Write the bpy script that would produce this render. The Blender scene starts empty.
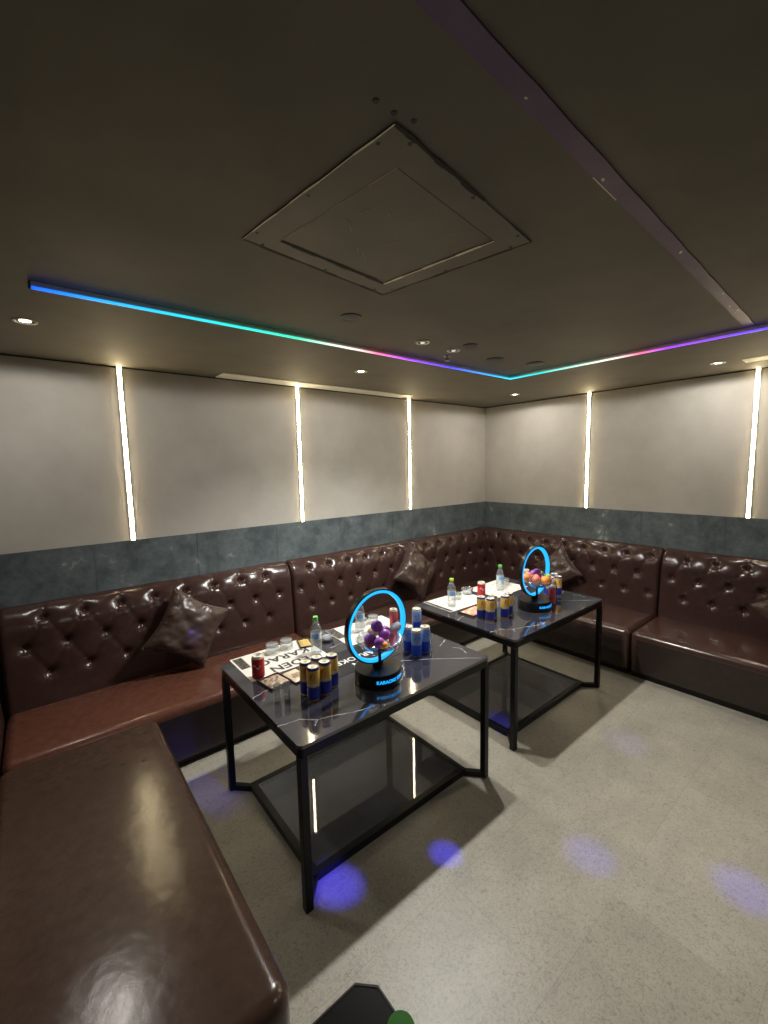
import bpy, bmesh, math, random
import numpy as np
from mathutils import Vector, Matrix, Euler, noise as mnoise

random.seed(7)
PI = math.pi
scene = bpy.context.scene
COL = scene.collection
H = 2.46            # soffit height
TRAY = 2.49         # raised tray ceiling
TH = 0.71           # table height
ZW = 1.282          # top of the stone band

# ------------------------------------------------------------------ materials
def lin(c):
    c = c / 255.0
    return c / 12.92 if c <= 0.04045 else ((c + 0.055) / 1.055) ** 2.4
def rgb(r, g, b):
    return (lin(r), lin(g), lin(b), 1)

def mat(name, color=(.5, .5, .5, 1), rough=.5, metal=0., coat=0., spec=.5, emit=None, estr=0.):
    m = bpy.data.materials.new(name); m.use_nodes = True
    b = m.node_tree.nodes['Principled BSDF']
    b.inputs['Base Color'].default_value = color
    b.inputs['Roughness'].default_value = rough
    b.inputs['Metallic'].default_value = metal
    b.inputs['Coat Weight'].default_value = coat
    b.inputs['Specular IOR Level'].default_value = spec
    if emit:
        b.inputs['Emission Color'].default_value = emit
        b.inputs['Emission Strength'].default_value = estr
    return m

def nd(m, t, **kw):
    n = m.node_tree.nodes.new(t)
    for k, v in kw.items():
        setattr(n, k, v)
    return n
def lk(m, a, b):
    m.node_tree.links.new(a, b)
def bsdf(m):
    return m.node_tree.nodes['Principled BSDF']
def coords(m, kind='Object'):
    return nd(m, 'ShaderNodeTexCoord').outputs[kind]

def noisy(m, c1, c2, scale=5., detail=6., lo=.35, hi=.65, kind='Object', rough=.6):
    n = nd(m, 'ShaderNodeTexNoise'); n.inputs['Scale'].default_value = scale
    n.inputs['Detail'].default_value = detail; n.inputs['Roughness'].default_value = rough
    lk(m, coords(m, kind), n.inputs['Vector'])
    r = nd(m, 'ShaderNodeValToRGB')
    r.color_ramp.elements[0].position = lo; r.color_ramp.elements[0].color = c1
    r.color_ramp.elements[1].position = hi; r.color_ramp.elements[1].color = c2
    lk(m, n.outputs['Fac'], r.inputs['Fac'])
    lk(m, r.outputs['Color'], bsdf(m).inputs['Base Color'])
    return r
def bumpy(m, scale, strength, dist=.002, tex='noise', kind='Object', prev=None, detail=4.):
    if tex == 'noise':
        n = nd(m, 'ShaderNodeTexNoise'); n.inputs['Detail'].default_value = detail; out = 'Fac'
    else:
        n = nd(m, 'ShaderNodeTexVoronoi'); n.feature = 'DISTANCE_TO_EDGE'; out = 'Distance'
    n.inputs['Scale'].default_value = scale
    lk(m, coords(m, kind), n.inputs['Vector'])
    b = nd(m, 'ShaderNodeBump'); b.inputs['Strength'].default_value = strength
    b.inputs['Distance'].default_value = dist
    lk(m, n.outputs[out], b.inputs['Height'])
    if prev is not None:
        lk(m, prev.outputs['Normal'], b.inputs['Normal'])
    lk(m, b.outputs['Normal'], bsdf(m).inputs['Normal'])
    return b

M = {}
# floor: pale grey mottled vinyl planks
m = M['floor'] = mat('floor_vinyl', rgb(160, 155, 142), .42)
br = nd(m, 'ShaderNodeTexBrick'); br.offset = .5
br.inputs['Color1'].default_value = rgb(164, 159, 146); br.inputs['Color2'].default_value = rgb(156, 151, 138)
br.inputs['Mortar'].default_value = rgb(143, 138, 126)
br.inputs['Scale'].default_value = 1.; br.inputs['Mortar Size'].default_value = .0012
br.inputs['Brick Width'].default_value = .92; br.inputs['Row Height'].default_value = .46
br.inputs['Bias'].default_value = .1
lk(m, coords(m), br.inputs['Vector'])
n1 = nd(m, 'ShaderNodeTexNoise'); n1.inputs['Scale'].default_value = 52; n1.inputs['Detail'].default_value = 8; n1.inputs['Roughness'].default_value = .72
n1.inputs['Distortion'].default_value = 2.2
n2 = nd(m, 'ShaderNodeTexNoise'); n2.inputs['Scale'].default_value = 5; n2.inputs['Detail'].default_value = 5
c = coords(m); lk(m, c, n1.inputs['Vector']); lk(m, c, n2.inputs['Vector'])
r1 = nd(m, 'ShaderNodeMapRange'); r1.inputs['From Min'].default_value = .33; r1.inputs['From Max'].default_value = .52
r1.inputs['To Min'].default_value = .60; r1.inputs['To Max'].default_value = 1.10
lk(m, n1.outputs['Fac'], r1.inputs['Value'])
r2 = nd(m, 'ShaderNodeMapRange'); r2.inputs['From Min'].default_value = .3; r2.inputs['From Max'].default_value = .7
r2.inputs['To Min'].default_value = .9; r2.inputs['To Max'].default_value = 1.08
lk(m, n2.outputs['Fac'], r2.inputs['Value'])
mu = nd(m, 'ShaderNodeMath', operation='MULTIPLY'); lk(m, r1.outputs['Result'], mu.inputs[0]); lk(m, r2.outputs['Result'], mu.inputs[1])
vm = nd(m, 'ShaderNodeVectorMath', operation='SCALE'); lk(m, br.outputs['Color'], vm.inputs[0]); lk(m, mu.outputs[0], vm.inputs['Scale'])
lk(m, vm.outputs[0], bsdf(m).inputs['Base Color'])
bumpy(m, 70, .12, .002)

m = M['ceiling'] = mat('ceiling_paint', rough=.75)
noisy(m, rgb(90, 86, 77), rgb(106, 101, 90), 2.2, 8, .3, .7)
bumpy(m, 55, .10, .002)
m = M['panel_paint'] = mat('access_panel_paint', rough=.6)
noisy(m, rgb(88, 84, 75), rgb(103, 98, 87), 4, 8, .3, .7)
bumpy(m, 40, .15, .002)
m = M['gap'] = mat('dark_gap', rgb(12, 11, 10), .8)
m = M['raw_edge'] = mat('pale_raw_edge', rgb(232, 224, 196), .7)
m = M['purple_band'] = mat('purple_band', rough=.5)
noisy(m, rgb(78, 58, 92), rgb(92, 70, 106), 9, 6)
m = M['wall'] = mat('wall_fabric', rough=.85)
noisy(m, rgb(180, 176, 168), rgb(192, 188, 180), 3.2, 6)
bumpy(m, 130, .35, .003)
m = M['wall_dark'] = mat('wall_dark', rgb(40, 38, 36), .8)
m = M['wall_rear'] = mat('wall_rear_paint', rgb(46, 44, 43), .8)
m = M['tile'] = mat('slate_tile', rough=.42)
rr = noisy(m, rgb(74, 84, 88), rgb(108, 118, 121), 4.5, 12, .41, .60, rough=.76)
e = rr.color_ramp.elements.new(.66); e.color = rgb(168, 174, 170)
bumpy(m, 24, .12, .002)
m = M['grout'] = mat('grout', rgb(122, 127, 126), .8)
# brown leather
def leather(name, c1, c2, rough=.3, wave=.25):
    m = mat(name, rough=rough, spec=.5)
    noisy(m, c1, c2, 24, 9, .32, .68, rough=.72)
    b1 = bumpy(m, 150, .16, .001, 'voronoi')
    b2 = bumpy(m, 11, wave, .012, 'noise', prev=b1, detail=2.)
    bumpy(m, 60, .07, .002, 'noise', prev=b2, detail=3.)
    return m
M['leather'] = leather('brown_leather', rgb(56, 39, 36), rgb(68, 47, 43), .22, .15)
M['leather_seat'] = leather('brown_seat_leather', rgb(60, 42, 36), rgb(72, 50, 43), .22, .09)
M['leather_lit'] = leather('lit_reddish_leather', rgb(82, 51, 41), rgb(102, 64, 51), .24, .12)  # same leather, redder copy; the difference in light is put into its colour
M['leather_dim'] = leather('dim_seat_leather', rgb(60, 45, 37), rgb(74, 56, 46), .21, .16)  # same leather, browner copy; how it is lit is put into the tone
M['satin'] = leather('brown_satin', rgb(62, 48, 43), rgb(76, 60, 54), .32, .15)
M['seat_front_tone'] = leather('darker_front_tone', rgb(40, 31, 29), rgb(50, 39, 36), .3, .1)  # seat fronts drawn as thin boxes in a darker brown
M['button'] = mat('leather_button', rgb(88, 58, 48), .25)
M['plinth'] = mat('plinth_black', rgb(18, 17, 17), .6)
M['black_metal'] = mat('black_metal', rgb(15, 15, 17), .42, spec=.3)
M['black_plastic'] = mat('black_plastic', rgb(14, 14, 18), .32, spec=.35)
m = M['marble'] = mat('black_marble', rough=.07, spec=1.)
bsdf(m).inputs['IOR'].default_value = 1.75
noisy(m, rgb(38, 38, 45), rgb(58, 58, 66), 3.5, 8, .3, .75)
M['vein'] = mat('marble_vein', rgb(176, 176, 180), .12)
M['vein_soft'] = mat('marble_vein_faint', rgb(84, 84, 94), .10)
# plastics and glass (thin walled)
def thin(name, tint, rough=.03, base=.06, gain=.75, milk=.10):
    m = bpy.data.materials.new(name); m.use_nodes = True
    nt = m.node_tree; nt.nodes.clear()
    o = nt.nodes.new('ShaderNodeOutputMaterial'); t = nt.nodes.new('ShaderNodeBsdfTransparent'); g = nt.nodes.new('ShaderNodeBsdfGlossy')
    d = nt.nodes.new('ShaderNodeBsdfDiffuse'); d.inputs['Color'].default_value = (.8, .84, .86, 1)
    mx0 = nt.nodes.new('ShaderNodeMixShader'); mx0.inputs['Fac'].default_value = milk
    t.inputs['Color'].default_value = tint; g.inputs['Roughness'].default_value = rough
    lw = nt.nodes.new('ShaderNodeLayerWeight'); lw.inputs['Blend'].default_value = .35
    mr = nt.nodes.new('ShaderNodeMapRange'); mr.inputs['To Min'].default_value = base; mr.inputs['To Max'].default_value = gain
    mx = nt.nodes.new('ShaderNodeMixShader')
    nt.links.new(lw.outputs['Facing'], mr.inputs['Value']); nt.links.new(mr.outputs['Result'], mx.inputs['Fac'])
    nt.links.new(t.outputs[0], mx0.inputs[1]); nt.links.new(d.outputs[0], mx0.inputs[2])
    nt.links.new(mx0.outputs[0], mx.inputs[1]); nt.links.new(g.outputs[0], mx.inputs[2]); nt.links.new(mx.outputs[0], o.inputs[0])
    return m
M['pet'] = thin('clear_plastic', (.93, .96, .98, 1))
M['glass'] = thin('clear_glass', (.92, .94, .94, 1), .02, .10, .9)
M['frosted'] = thin('thick_glass', (.93, .94, .92, 1), .05, .15, .8, .42)
M['dark_glass'] = m = thin('smoked_glass', (.52, .52, .58, 1), .02, .05, .55, .10)
_lw = nd(m, 'ShaderNodeLayerWeight'); _lw.inputs['Blend'].default_value = .5
_pw = nd(m, 'ShaderNodeMath', operation='POWER'); _pw.inputs[1].default_value = 3.6; lk(m, _lw.outputs['Facing'], _pw.inputs[0])
_fr = nd(m, 'ShaderNodeMath', operation='MULTIPLY_ADD'); _fr.inputs[1].default_value = .62; _fr.inputs[2].default_value = .045; lk(m, _pw.outputs[0], _fr.inputs[0])
_mx = [n for n in m.node_tree.nodes if n.type == 'MIX_SHADER' and any(l.to_node.type == 'OUTPUT_MATERIAL' for l in n.outputs[0].links)][0]
lk(m, _fr.outputs[0], _mx.inputs['Fac'])
M['cap_green'] = mat('green_cap', rgb(96, 190, 92), .4)
M['cap_green_dark'] = mat('green_lid', rgb(72, 150, 62), .4)
M['cap_lime'] = mat('lime_cap', rgb(166, 200, 66), .4)
M['label_blue'] = mat('blue_label', rgb(120, 176, 226), .4)
M['label_white'] = mat('white_label', rgb(214, 222, 230), .4)
M['can_blue'] = mat('can_blue', rgb(32, 50, 156), .3, .1)
M['can_gold'] = mat('can_gold', rgb(206, 172, 88), .3, .15)
M['can_neck'] = mat('can_neck_blue', rgb(60, 64, 140), .3, .1)
M['can_lid'] = mat('can_lid_silver', rgb(226, 222, 206), .35, .15)
M['can_red'] = mat('can_red', rgb(184, 38, 44), .3, .1)
M['can_pink'] = mat('can_pink', rgb(206, 92, 100), .35, .2)
M['can_sky'] = mat('can_pale_blue', rgb(132, 164, 226), .3, .1)
M['can_royal'] = mat('can_royal_blue', rgb(30, 72, 200), .3, .1)
M['emblem'] = mat('emblem_orange', rgb(196, 84, 40), .4)
M['white_ink'] = mat('white_ink', rgb(206, 206, 206), .5)
M['dark_ink'] = mat('dark_ink', rgb(52, 52, 56), .6)
M['paper'] = mat('white_paper', rgb(226, 224, 218), .6)
M['paper_black'] = mat('black_card', rgb(34, 35, 44), .25)
m = M['photo_strip'] = mat('dark_printed_strip', rough=.5)
noisy(m, rgb(38, 34, 30), rgb(110, 104, 92), 60, 4, .4, .7)
m = M['squid'] = mat('brown_snack', rough=.6)
noisy(m, rgb(92, 62, 44), rgb(206, 186, 160), 55, 5, .35, .65)
m = M['snack_orange'] = mat('orange_snack', rough=.5)
noisy(m, rgb(196, 104, 70), rgb(240, 208, 184), 40, 5, .35, .65)
m = M['nuts'] = mat('golden_nuts', rgb(206, 178, 104), .5)
M['tray_dark'] = mat('dark_tray', rgb(52, 44, 40), .5)
M['pack'] = mat('cream_pack', rgb(226, 206, 180), .4)
M['ring_led'] = mat('blue_led', (.0, .02, .03, 1), .4, emit=(.010, .36, 1, 1), estr=.95)
M['sign_led'] = mat('blue_sign_text', (.0, .02, .03, 1), .4, emit=(.01, .36, 1, 1), estr=1.0)
M['strip_led'] = mat('warm_led', (.8, .8, .7, 1), .4, emit=(1, .80, .46, 1), estr=33)
M['down_led'] = mat('downlight_led', (.8, .8, .7, 1), .4, emit=(1, .86, .62, 1), estr=9)
M['white_trim'] = mat('white_trim', rgb(206, 202, 188), .45)
M['vent_white'] = mat('vent_white', rgb(242, 240, 230), .5)
M['alu'] = mat('aluminium', rgb(170, 168, 160), .35, .8)
M['dark_disc'] = mat('dark_disc', rgb(34, 34, 40), .45)
M['plum'] = mat('plum_skin', rough=.35); noisy(M['plum'], rgb(116, 52, 132), rgb(172, 92, 180), 22, 4)
M['flesh_pink'] = mat('pink_fruit_flesh', rough=.4); noisy(M['flesh_pink'], rgb(214, 84, 120), rgb(236, 150, 170), 60, 3)
M['rind'] = mat('fruit_rind', rgb(150, 52, 70), .45)
M['orange'] = mat('orange_peel', rgb(232, 146, 52), .45); bumpy(M['orange'], 160, .2, .001)
M['cream_fruit'] = mat('cream_fruit', rgb(232, 206, 150), .45)
M['berry'] = mat('red_berry', rgb(188, 58, 56), .4)
M['peach'] = mat('peach_skin', rough=.5); noisy(M['peach'], rgb(226, 112, 104), rgb(240, 170, 120), 14, 3)
M['green_fruit'] = mat('green_fruit', rough=.4); noisy(M['green_fruit'], rgb(120, 150, 60), rgb(168, 190, 92), 20, 3)
M['foam_net'] = mat('white_foam_net', rgb(186, 190, 204), .6)
M['screw'] = mat('screw_head', rgb(24, 23, 22), .6)
M['rim_edge'] = mat('worn_black_rim', rgb(64, 62, 62), .3)

# RGB strip: the colour of each LED runs along the strip
def led_run(name, axis, stops, a, b, strength):
    m = bpy.data.materials.new(name); m.use_nodes = True
    p = bsdf(m); p.inputs['Base Color'].default_value = (.02, .02, .02, 1)
    s = nd(m, 'ShaderNodeSeparateXYZ'); lk(m, coords(m), s.inputs[0])
    r = nd(m, 'ShaderNodeMapRange'); r.inputs['From Min'].default_value = a; r.inputs['From Max'].default_value = b
    lk(m, s.outputs[axis], r.inputs['Value'])
    cr = nd(m, 'ShaderNodeValToRGB')
    while len(cr.color_ramp.elements) < len(stops):
        cr.color_ramp.elements.new(.5)
    for el, (q, c) in zip(cr.color_ramp.elements, stops):
        el.position = q; el.color = c
    lk(m, r.outputs['Result'], cr.inputs['Fac'])
    lk(m, cr.outputs['Color'], p.inputs['Emission Color']); p.inputs['Emission Strength'].default_value = strength
    return m
BLUE = (.01, .10, .95, 1); SKY = (.02, .36, .95, 1); TEAL = (.02, .62, .56, 1); GREEN = (.04, .7, .4, 1)
WHITE = (.8, .78, .7, 1); PINK = (.9, .16, .3, 1); PURP = (.32, .05, .9, 1); CYAN = (.03, .6, .85, 1)

# ------------------------------------------------------------------ object helpers
def props(o, label=None, cat=None, group=None, kind=None):
    if label: o['label'] = label
    if cat: o['category'] = cat
    if group: o['group'] = group
    if kind: o['kind'] = kind
    return o

def thing(name, label, cat, loc=(0, 0, 0), rz=0., group=None, rot=None):
    o = bpy.data.objects.new(name, None); COL.objects.link(o)
    o.empty_display_size = .05
    o.location = loc
    o.rotation_euler = rot if rot is not None else (0, 0, rz)
    return props(o, label, cat, group)

def children(o):
    return [c for c in COL.objects if c.parent is o]

def dup(root, loc, rz=None, label=None, rot=None):
    def cp(o, parent=None):
        c = o.copy(); COL.objects.link(c)
        if parent: c.parent = parent
        for ch in children(o): cp(ch, c)
        return c
    c = cp(root); c.location = loc
    if rot is not None: c.rotation_euler = rot
    elif rz is not None: c.rotation_euler = (0, 0, rz)
    if label: c['label'] = label
    return c

class MB:
    """collects shapes of ONE object"""
    def __init__(s):
        s.v = []; s.f = []; s.mi = []
    def add(s, vs, fs, mi=0):
        o = len(s.v); s.v += [tuple(q) for q in vs]
        s.f += [tuple(i + o for i in f) for f in fs]; s.mi += [mi] * len(fs)
        return s
    def box(s, x0, x1, y0, y1, z0, z1, mi=0):
        v = [(x0, y0, z0), (x1, y0, z0), (x1, y1, z0), (x0, y1, z0), (x0, y0, z1), (x1, y0, z1), (x1, y1, z1), (x0, y1, z1)]
        return s.add(v, [(3, 2, 1, 0), (4, 5, 6, 7), (0, 1, 5, 4), (1, 2, 6, 5), (2, 3, 7, 6), (3, 0, 4, 7)], mi)
    def lathe(s, prof, n=24, mi=0, c=(0, 0, 0), cap0=True, cap1=True):
        vs = []; fs = []
        for r, z in prof:
            for k in range(n):
                a = 2 * PI * k / n; vs.append((c[0] + r * math.cos(a), c[1] + r * math.sin(a), c[2] + z))
        for j in range(len(prof) - 1):
            for k in range(n):
                k2 = (k + 1) % n
                fs.append((j * n + k, j * n + k2, (j + 1) * n + k2, (j + 1) * n + k))
        if cap0 and prof[0][0] > 1e-6: fs.append(tuple(range(n - 1, -1, -1)))
        if cap1 and prof[-1][0] > 1e-6: fs.append(tuple((len(prof) - 1) * n + k for k in range(n)))
        return s.add(vs, fs, mi)
    def bar(s, p, q, w, h, mi=0):
        """rectangular bar between p and q (w horizontal, h vertical)"""
        p = Vector(p); q = Vector(q); d = (q - p).normalized()
        side = d.cross(Vector((0, 0, 1)))
        if side.length < 1e-4: side = Vector((1, 0, 0))
        side.normalize(); up = side.cross(d)
        v = []
        for e in (p, q):
            for a, b in ((-1, -1), (1, -1), (1, 1), (-1, 1)):
                v.append(e + side * (a * w / 2) + up * (b * h / 2))
        return s.add(v, [(3, 2, 1, 0), (4, 5, 6, 7), (0, 1, 5, 4), (1, 2, 6, 5), (2, 3, 7, 6), (3, 0, 4, 7)], mi)
    def prism(s, pts, z0, z1, mi=0, side=None):
        n = len(pts)
        vs = [(x, y, z0) for x, y in pts] + [(x, y, z1) for x, y in pts]
        s.add(vs, [tuple(range(n - 1, -1, -1)), tuple(range(n, 2 * n))], mi)
        o = len(s.v) - 2 * n
        for k in range(n):
            k2 = (k + 1) % n
            s.f.append((o + k, o + k2, o + n + k2, o + n + k)); s.mi.append(mi if side is None else side)
        return s
    def tube(s, pts, r, n=8, mi=0):
        pts = [Vector(p) for p in pts]; vs = []; fs = []
        for i, p in enumerate(pts):
            t = (pts[min(i + 1, len(pts) - 1)] - pts[max(i - 1, 0)]).normalized()
            a = t.orthogonal().normalized() if i == 0 else (a - t * a.dot(t)).normalized()
            b = t.cross(a)
            for k in range(n):
                q = 2 * PI * k / n; vs.append(p + (a * math.cos(q) + b * math.sin(q)) * r)
        for i in range(len(pts) - 1):
            for k in range(n):
                k2 = (k + 1) % n; fs.append((i * n + k, i * n + k2, (i + 1) * n + k2, (i + 1) * n + k))
        fs.append(tuple(range(n - 1, -1, -1))); fs.append(tuple((len(pts) - 1) * n + k for k in range(n)))
        return s.add(vs, fs, mi)
    def ball(s, c, r, squash=1., seg=16, mi=0, wob=0., seed=0.):
        prof = []; vs = []; fs = []; rings = seg // 2
        for j in range(rings + 1):
            th = PI * j / rings
            for k in range(seg):
                ph = 2 * PI * k / seg
                d = Vector((math.sin(th) * math.cos(ph), math.sin(th) * math.sin(ph), math.cos(th)))
                q = r * (1 + wob * mnoise.noise(d * 1.6 + Vector((seed, seed * .7, 0))))
                vs.append((c[0] + d.x * q, c[1] + d.y * q, c[2] + d.z * q * squash))
        for j in range(rings):
            for k in range(seg):
                k2 = (k + 1) % seg
                fs.append((j * seg + k, (j + 1) * seg + k, (j + 1) * seg + k2, j * seg + k2))
        return s.add(vs, fs, mi)
    def mesh(s, name, mats, smooth=False, angle=None):
        me = bpy.data.meshes.new(name)
        me.from_pydata(s.v, [], s.f)
        for m_ in (mats if isinstance(mats, (list, tuple)) else [mats]): me.materials.append(m_)
        me.polygons.foreach_set('material_index', s.mi)
        bm = bmesh.new(); bm.from_mesh(me)
        bmesh.ops.remove_doubles(bm, verts=bm.verts, dist=1e-6)
        bmesh.ops.recalc_face_normals(bm, faces=bm.faces)
        if smooth:
            for f in bm.faces: f.smooth = True
            lim = math.radians(angle or 40)
            for e_ in bm.edges:
                if len(e_.link_faces) == 2 and e_.calc_face_angle(0) > lim: e_.smooth = False
        bm.to_mesh(me); bm.free()
        return me
    def build(s, name, mats, parent=None, smooth=False, angle=None, bevel=0., loc=None, rot=None, seg=2):
        o = bpy.data.objects.new(name, s.mesh(name, mats, smooth, angle)); COL.objects.link(o)
        if parent is not None: o.parent = parent
        if loc is not None: o.location = loc
        if rot is not None: o.rotation_euler = rot
        if bevel:
            b = o.modifiers.new('bevel', 'BEVEL'); b.width = bevel; b.segments = seg; b.limit_method = 'ANGLE'
            b.angle_limit = math.radians(40); b.harden_normals = False
        return o

def rrect(x0, x1, y0, y1, r, k=5):
    pts = []
    for cx, cy, a0 in ((x1 - r, y1 - r, 0), (x0 + r, y1 - r, 90), (x0 + r, y0 + r, 180), (x1 - r, y0 + r, 270)):
        for i in range(k + 1):
            a = math.radians(a0 + 90 * i / k); pts.append((cx + r * math.cos(a), cy + r * math.sin(a)))
    return pts

def soft_slab(poly, z0, z1, r=.05, re=.045, n=6, mb=None, mi=0):
    """rectilinear plan (counter-clockwise) with rounded corners and a rounded top edge"""
    mb = mb or MB(); N = len(poly)
    def ring(i):
        out = []
        for k in range(N):
            a, v, b = (Vector(poly[k - 1]), Vector(poly[k]), Vector(poly[(k + 1) % N]))
            e1 = (v - a).normalized(); e2 = (b - v).normalized()
            n1 = Vector((-e1.y, e1.x)); n2 = Vector((-e2.y, e2.x)); d = n1 + n2
            convex = e1.x * e2.y - e1.y * e2.x > 0
            if convex:
                c = v + d * r; rad = r - i; s0 = -n1; s1 = -n2
            else:
                c = v - d * r; rad = r + i; s0 = n1; s1 = n2
            for q in range(n + 1):
                w = (s0 * math.cos(q / n * PI / 2) + s1 * math.sin(q / n * PI / 2))
                out.append(c + w * rad)
        return out
    layers = [(0, z0)]
    nz = 4
    for j in range(1, nz + 1): layers.append((0, z0 + (z1 - re - z0) * j / nz))
    for j in range(1, 8):
        a = PI / 2 * j / 7; layers.append((re * (1 - math.cos(a)), z1 - re + re * math.sin(a)))
    vs = []; fs = []; L = None
    for i, z in layers:
        R = ring(min(i, r - 1e-4)); L = len(R); vs += [(p.x, p.y, z) for p in R]
    for j in range(len(layers) - 1):
        for k in range(L):
            k2 = (k + 1) % L; fs.append((j * L + k, j * L + k2, (j + 1) * L + k2, (j + 1) * L + k))
    fs.append(tuple((len(layers) - 1) * L + k for k in range(L))); fs.append(tuple(range(L - 1, -1, -1)))
    return mb.add(vs, fs, mi)

def text_geo(body, size, spacing=1., bold=0.):
    cu = bpy.data.curves.new('t', 'FONT'); cu.body = body; cu.size = size; cu.align_x = 'CENTER'; cu.align_y = 'CENTER'
    cu.space_character = spacing; cu.offset = bold
    ob = bpy.data.objects.new('t', cu); COL.objects.link(ob)
    dg = bpy.context.evaluated_depsgraph_get(); dg.update()
    me = bpy.data.meshes.new_from_object(ob.evaluated_get(dg))
    vs = [tuple(v.co) for v in me.vertices]; fs = [tuple(p.vertices) for p in me.polygons]
    bpy.data.objects.remove(ob); bpy.data.curves.remove(cu); bpy.data.meshes.remove(me)
    return vs, fs

def structure(mb, name, mats, **kw):
    o = mb.build(name, mats, **kw); o['kind'] = 'structure'; return o

# ------------------------------------------------------------------ room
XL, YF = -4.90, -5.6
structure(MB().box(XL - .1, .1, YF - .1, .1, -.08, 0), 'floor', M['floor'])
# ceiling: soffit round a raised tray
tx0, tx1, ty0, ty1 = -4.402, -1.283, -2.97, -1.232
ce = MB()
ce.box(XL - .1, .1, ty1, .1, H, H + .12).box(XL - .1, .1, YF - .1, ty0, H, H + .12)
ce.box(XL - .1, tx0, ty0, ty1, H, H + .12).box(tx1, .1, ty0, ty1, H, H + .12)
ce.box(tx0, tx1, ty0, ty1, TRAY, H + .12)
structure(ce, 'ceiling', M['ceiling'])
# walls: dark core, cloth panels above the stone band
STRIPX = (-3.9436, -2.6179, -1.3043); STRIPY = (-1.2973, -2.6098)
wb = MB().box(XL - .1, .1, .02, .12, 0, H, 1)
xs = [XL] + list(STRIPX) + [0]
for a, b in zip(xs[:-1], xs[1:]):
    wb.box(a + (.012 if a != XL else 0), b - (.012 if b else 0), 0, .02, ZW - .02, 2.450, 0)
structure(wb, 'wall_back', [M['wall'], M['wall_dark']])
wr = MB().box(.02, .12, YF - .1, .02, 0, H, 1)
ys = [0] + list(STRIPY) + [-3.922, YF]
for a, b in zip(ys[:-1], ys[1:]):
    wr.box(0, .02, b + .012, a - (.012 if a else 0), ZW - .02, 2.450, 0)
structure(wr, 'wall_right', [M['wall'], M['wall_dark']])
structure(MB().box(XL - .1, XL, YF, .02, 0, H), 'wall_left', M['wall_rear'])
structure(MB().box(XL - .1, .1, YF - .1, YF, 0, H), 'wall_front', M['wall_rear'])
# slate tile band
tb = MB().box(XL, 0, -.004, .02, .62, ZW - .003, 1)
x = -4.178 - .652 * 2
while x < 0:
    a, b = max(x + .0015, XL), min(x + .652 - .0015, -.008)
    if b > a: tb.box(a, b, -.008, 0, .632, ZW, 0)
    x += .652
structure(tb, 'trim_1', [M['tile'], M['grout']])
tr = MB().box(-.004, .02, YF, 0, .62, ZW - .003, 1)
y = -.552 + .64
while y > YF:
    a, b = min(y - .0015, -.008), max(y - .64 + .0015, YF)
    tr.box(-.008, 0, b, a, .632, ZW, 0); y -= .64
structure(tr, 'trim_2', [M['tile'], M['grout']])

# ------------------------------------------------------------------ ceiling fittings
# upright warm LED strips set in the panel joints
def wall_strip(x, y, onback, label):
    t = thing('led_light_strip', label, 'light strip', (x, y, ZW), 0 if onback else -PI / 2, 'upright warm light strips on the walls')
    L = H - ZW
    MB().box(-.017, .017, -.004, .018, 0, L).build('channel', M['alu'], t)
    MB().prism([(-.011, -.004), (-.0098, -.0072), (-.005, -.0092), (.005, -.0092), (.0098, -.0072), (.011, -.004)], .002, L - .001).build('diffuser', M['strip_led'], t)
    return t
for x_, lb in zip(STRIPX, ('upright warm light strip nearest the left edge, on the left wall', 'upright warm light strip on the left wall rising into the pale ceiling vent',
                           'upright warm light strip on the left wall nearest the room corner')):
    wall_strip(x_, 0, True, lb)
for y_, lb in zip(STRIPY, ('upright warm light strip on the right wall nearest the room corner', 'upright warm light strip nearest the right edge, on the right wall')):
    wall_strip(0, y_, False, lb)

# colour changing strip on the lip of the tray
ls = thing('rgb_light_strip', 'rainbow coloured light strip along two sides of the recessed ceiling tray', 'light strip', (0, 0, 0))
st1 = [(0, BLUE), (.10, SKY), (.24, TEAL), (.36, GREEN), (.47, WHITE), (.54, PINK), (.62, PURP), (.76, (.06, .06, .95, 1)), (.92, SKY), (1, CYAN)]
st2 = [(0, CYAN), (.18, TEAL), (.36, (.4, .75, .62, 1)), (.50, WHITE), (.60, PINK), (.70, PURP), (1, (.10, .07, .9, 1))]
for nm, a, b, along_x in (('back', tx0 + .01, tx1, True), ('side', ty1, ty0, False)):
    if along_x:
        MB().box(a, b, ty1 - .006, ty1, H - .002, TRAY - .002).build('profile', M['white_trim'], ls)
        MB().box(a, b - .006, ty1 - .0105, ty1 - .0062, H - .003, H + .008).build('led_tape', led_run('rgb_tape_along_back', 'X', st1, a, b, 1.05), ls)
    else:
        MB().box(tx1 - .006, tx1, b, a - .006, H - .002, TRAY - .002).build('profile', M['white_trim'], ls)
        mm = led_run('rgb_tape_along_side', 'Y', [(1 - q, c_) for q, c_ in reversed(st2)], -2.885, ty1, 1.05)
        MB().box(tx1 - .0105, tx1 - .0062, b, a - .0105, H - .003, H + .008).build('led_tape', mm, ls)

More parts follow.
